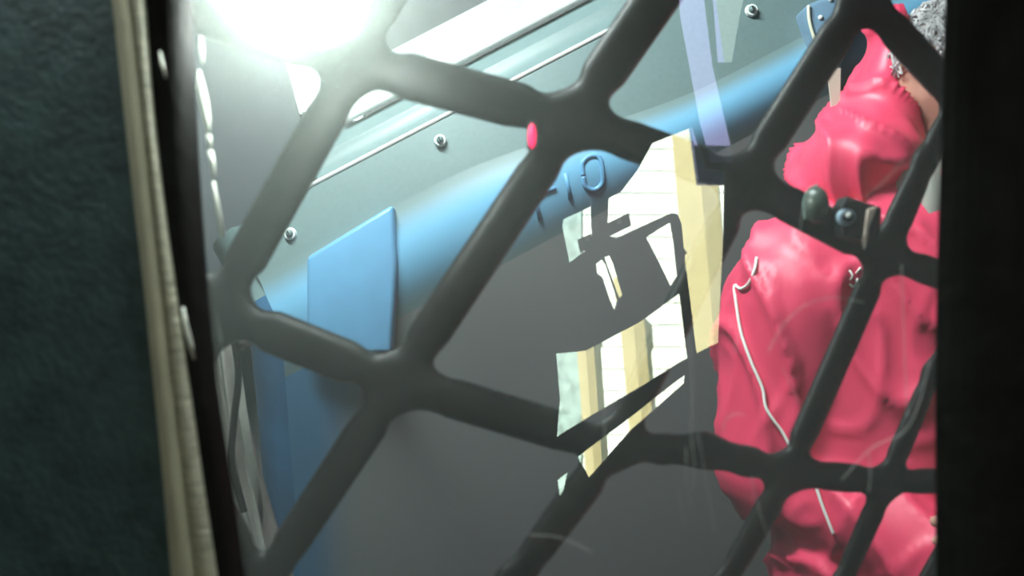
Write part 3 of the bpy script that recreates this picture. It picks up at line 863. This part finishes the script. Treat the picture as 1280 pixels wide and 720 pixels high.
# grey hair: strands on a cap
def hair():
    verts, faces = [], []
    rnd = random.Random(7)
    for i in range(1500):
        th = rnd.uniform(0, 2 * math.pi); z = rnd.uniform(.15, 1.0)
        r = math.sqrt(1 - z * z)
        d = face * (r * math.cos(th)) + side * (r * math.sin(th)) + UPV * z
        if d.dot(face) > .30: continue
        c = HC + Vector((0, 0, .035)) + d * .090
        tdir = (Vector((rnd.gauss(0, .5), rnd.gauss(0, .5), -.6)) + side * rnd.choice((-.5, .5)))
        tdir = (tdir - d * tdir.dot(d)).normalized(); bn = d.cross(tdir)
        w = .0016; L = rnd.uniform(.02, .045)
        b0 = len(verts)
        for k, (f, lift, ww) in enumerate(((0, 0, 1), (.5, .009, 1), (1, .004, .3))):
            q = c + tdir * L * f + d * (lift + rnd.uniform(0, .004) - (L * f) ** 2 * 4)
            verts += [q + bn * w * ww, q - bn * w * ww, q + d * w * 1.3]
        for k in (0, 3):
            for a in range(3):
                faces.append((b0 + k + a, b0 + k + (a + 1) % 3, b0 + k + 3 + (a + 1) % 3, b0 + k + 3 + a))
    o = keep(mesh_obj('hair', verts, faces, mat('grey_hair', (.42, .40, .41), .5, noise_scale=70, noise_amt=.6), person, False))
    o['kind'] = 'stuff'
hair()
# ribbed grey scarf at the throat
def scarf():
    verts, faces = [], []; n = 72; rows = 9
    for i in range(rows):
        t = i / (rows - 1)
        c = Vector((PX + .005, PY - .01, lerp(1.475, 1.60, t)))
        for k in range(n):
            a = 2 * math.pi * k / n
            r = .082 - .012 * t + .004 * math.cos(k * math.pi * 2 / 4) + .008 * math.sin(math.pi * t)
            verts.append(c + Vector((math.cos(a) * r, math.sin(a) * r, 0)))
    for i in range(rows - 1):
        for k in range(n): faces.append((i * n + k, i * n + (k + 1) % n, (i + 1) * n + (k + 1) % n, (i + 1) * n + k))
    o = keep(mesh_obj('scarf', verts, faces, mat('grey_knit', (.30, .29, .26), .85), person, True))
    md = o.modifiers.new('t', 'SOLIDIFY'); md.thickness = .004
scarf()

# cord and stitched mark lie on the jacket: dropped onto its surface
dg = bpy.context.evaluated_depsgraph_get(); dg.update()
bvh = BVHTree.FromPolygons([v.co.copy() for v in jacket.data.vertices], [tuple(p.vertices) for p in jacket.data.polygons])
def drop(px, py, lift=.003):
    o = Vector((0, 0, CZ)); d = (P(px, py, 1) - o).normalized()
    h = bvh.ray_cast(o, d)
    if h[0] is None:
        return P(px, py, PY - .08)
    return h[0] - d * lift
m_cord = mat('white_cord', (.88, .86, .82), .5)
cord_px = [(946, 322), (943, 338), (936, 354), (926, 361), (918, 357), (920, 378), (925, 410), (930, 428), (940, 455), (953, 485), (957, 508), (966, 524), (978, 540), (990, 562), (1006, 585), (1018, 604), (1028, 632), (1038, 658), (1042, 668)]
keep(tube('cord', smooth_line([drop(*p) for p in cord_px], 4), .0019, m_cord, person, 8))
for pts in ([(1062, 338), (1066, 344), (1063, 350)], [(1070, 342), (1076, 334), (1077, 338)], [(1062, 355), (1066, 359), (1071, 355)], [(1072, 348), (1070, 353), (1075, 352)]):
    keep(tube('stitched_mark', [drop(*p, .001) for p in pts], .0012, m_cord, person, 6))

# ------------------------------------------------------------------ scratches in the glass
m_scr = bpy.data.materials.new('scratch'); m_scr.use_nodes = True
_n = m_scr.node_tree.nodes; _l = m_scr.node_tree.links
_b = _n['Principled BSDF']; _b.inputs['Base Color'].default_value = (.75, .72, .72, 1); _b.inputs['Roughness'].default_value = .4
_b.inputs['Alpha'].default_value = .35
def scratch_set():
    sets = [[(862, 420), (866, 480), (864, 540), (868, 580), (866, 612)], [(872, 540), (880, 585), (887, 625), (893, 665)], [(858, 560), (858, 600), (864, 632)],
            [(904, 540), (906, 528), (914, 519), (924, 517), (931, 520)], [(930, 410), (922, 425), (918, 440)], [(978, 460), (990, 485), (1000, 505)], [(1052, 600), (1090, 560), (1130, 540), (1150, 500), (1163, 450)],
            [(1000, 300), (1002, 270), (1010, 250), (1025, 235)], [(960, 440), (980, 405), (1010, 380), (1045, 372), (1080, 378)], [(1087, 568), (1088, 592), (1086, 615)], [(755, 505), (756, 545), (756, 575)],
            [(1127, 330), (1130, 420), (1134, 520)], [(660, 668), (700, 672), (740, 690)], [(848, 610), (853, 640), (856, 655)], [(940, 595), (950, 640), (962, 675)], [(1060, 250), (1090, 240), (1130, 200)]]
    bm = bmesh.new()
    for s in sets:
        t = tube('scratch', smooth_line([P(x, y, YP - .0004) for x, y in s], 8), .00022, m_scr, None, 5)
        bm.from_mesh(t.data); bpy.data.objects.remove(t)
    o = keep(bm_obj('scratches', bm, m_scr, win, True)); o['kind'] = 'stuff'
scratch_set()
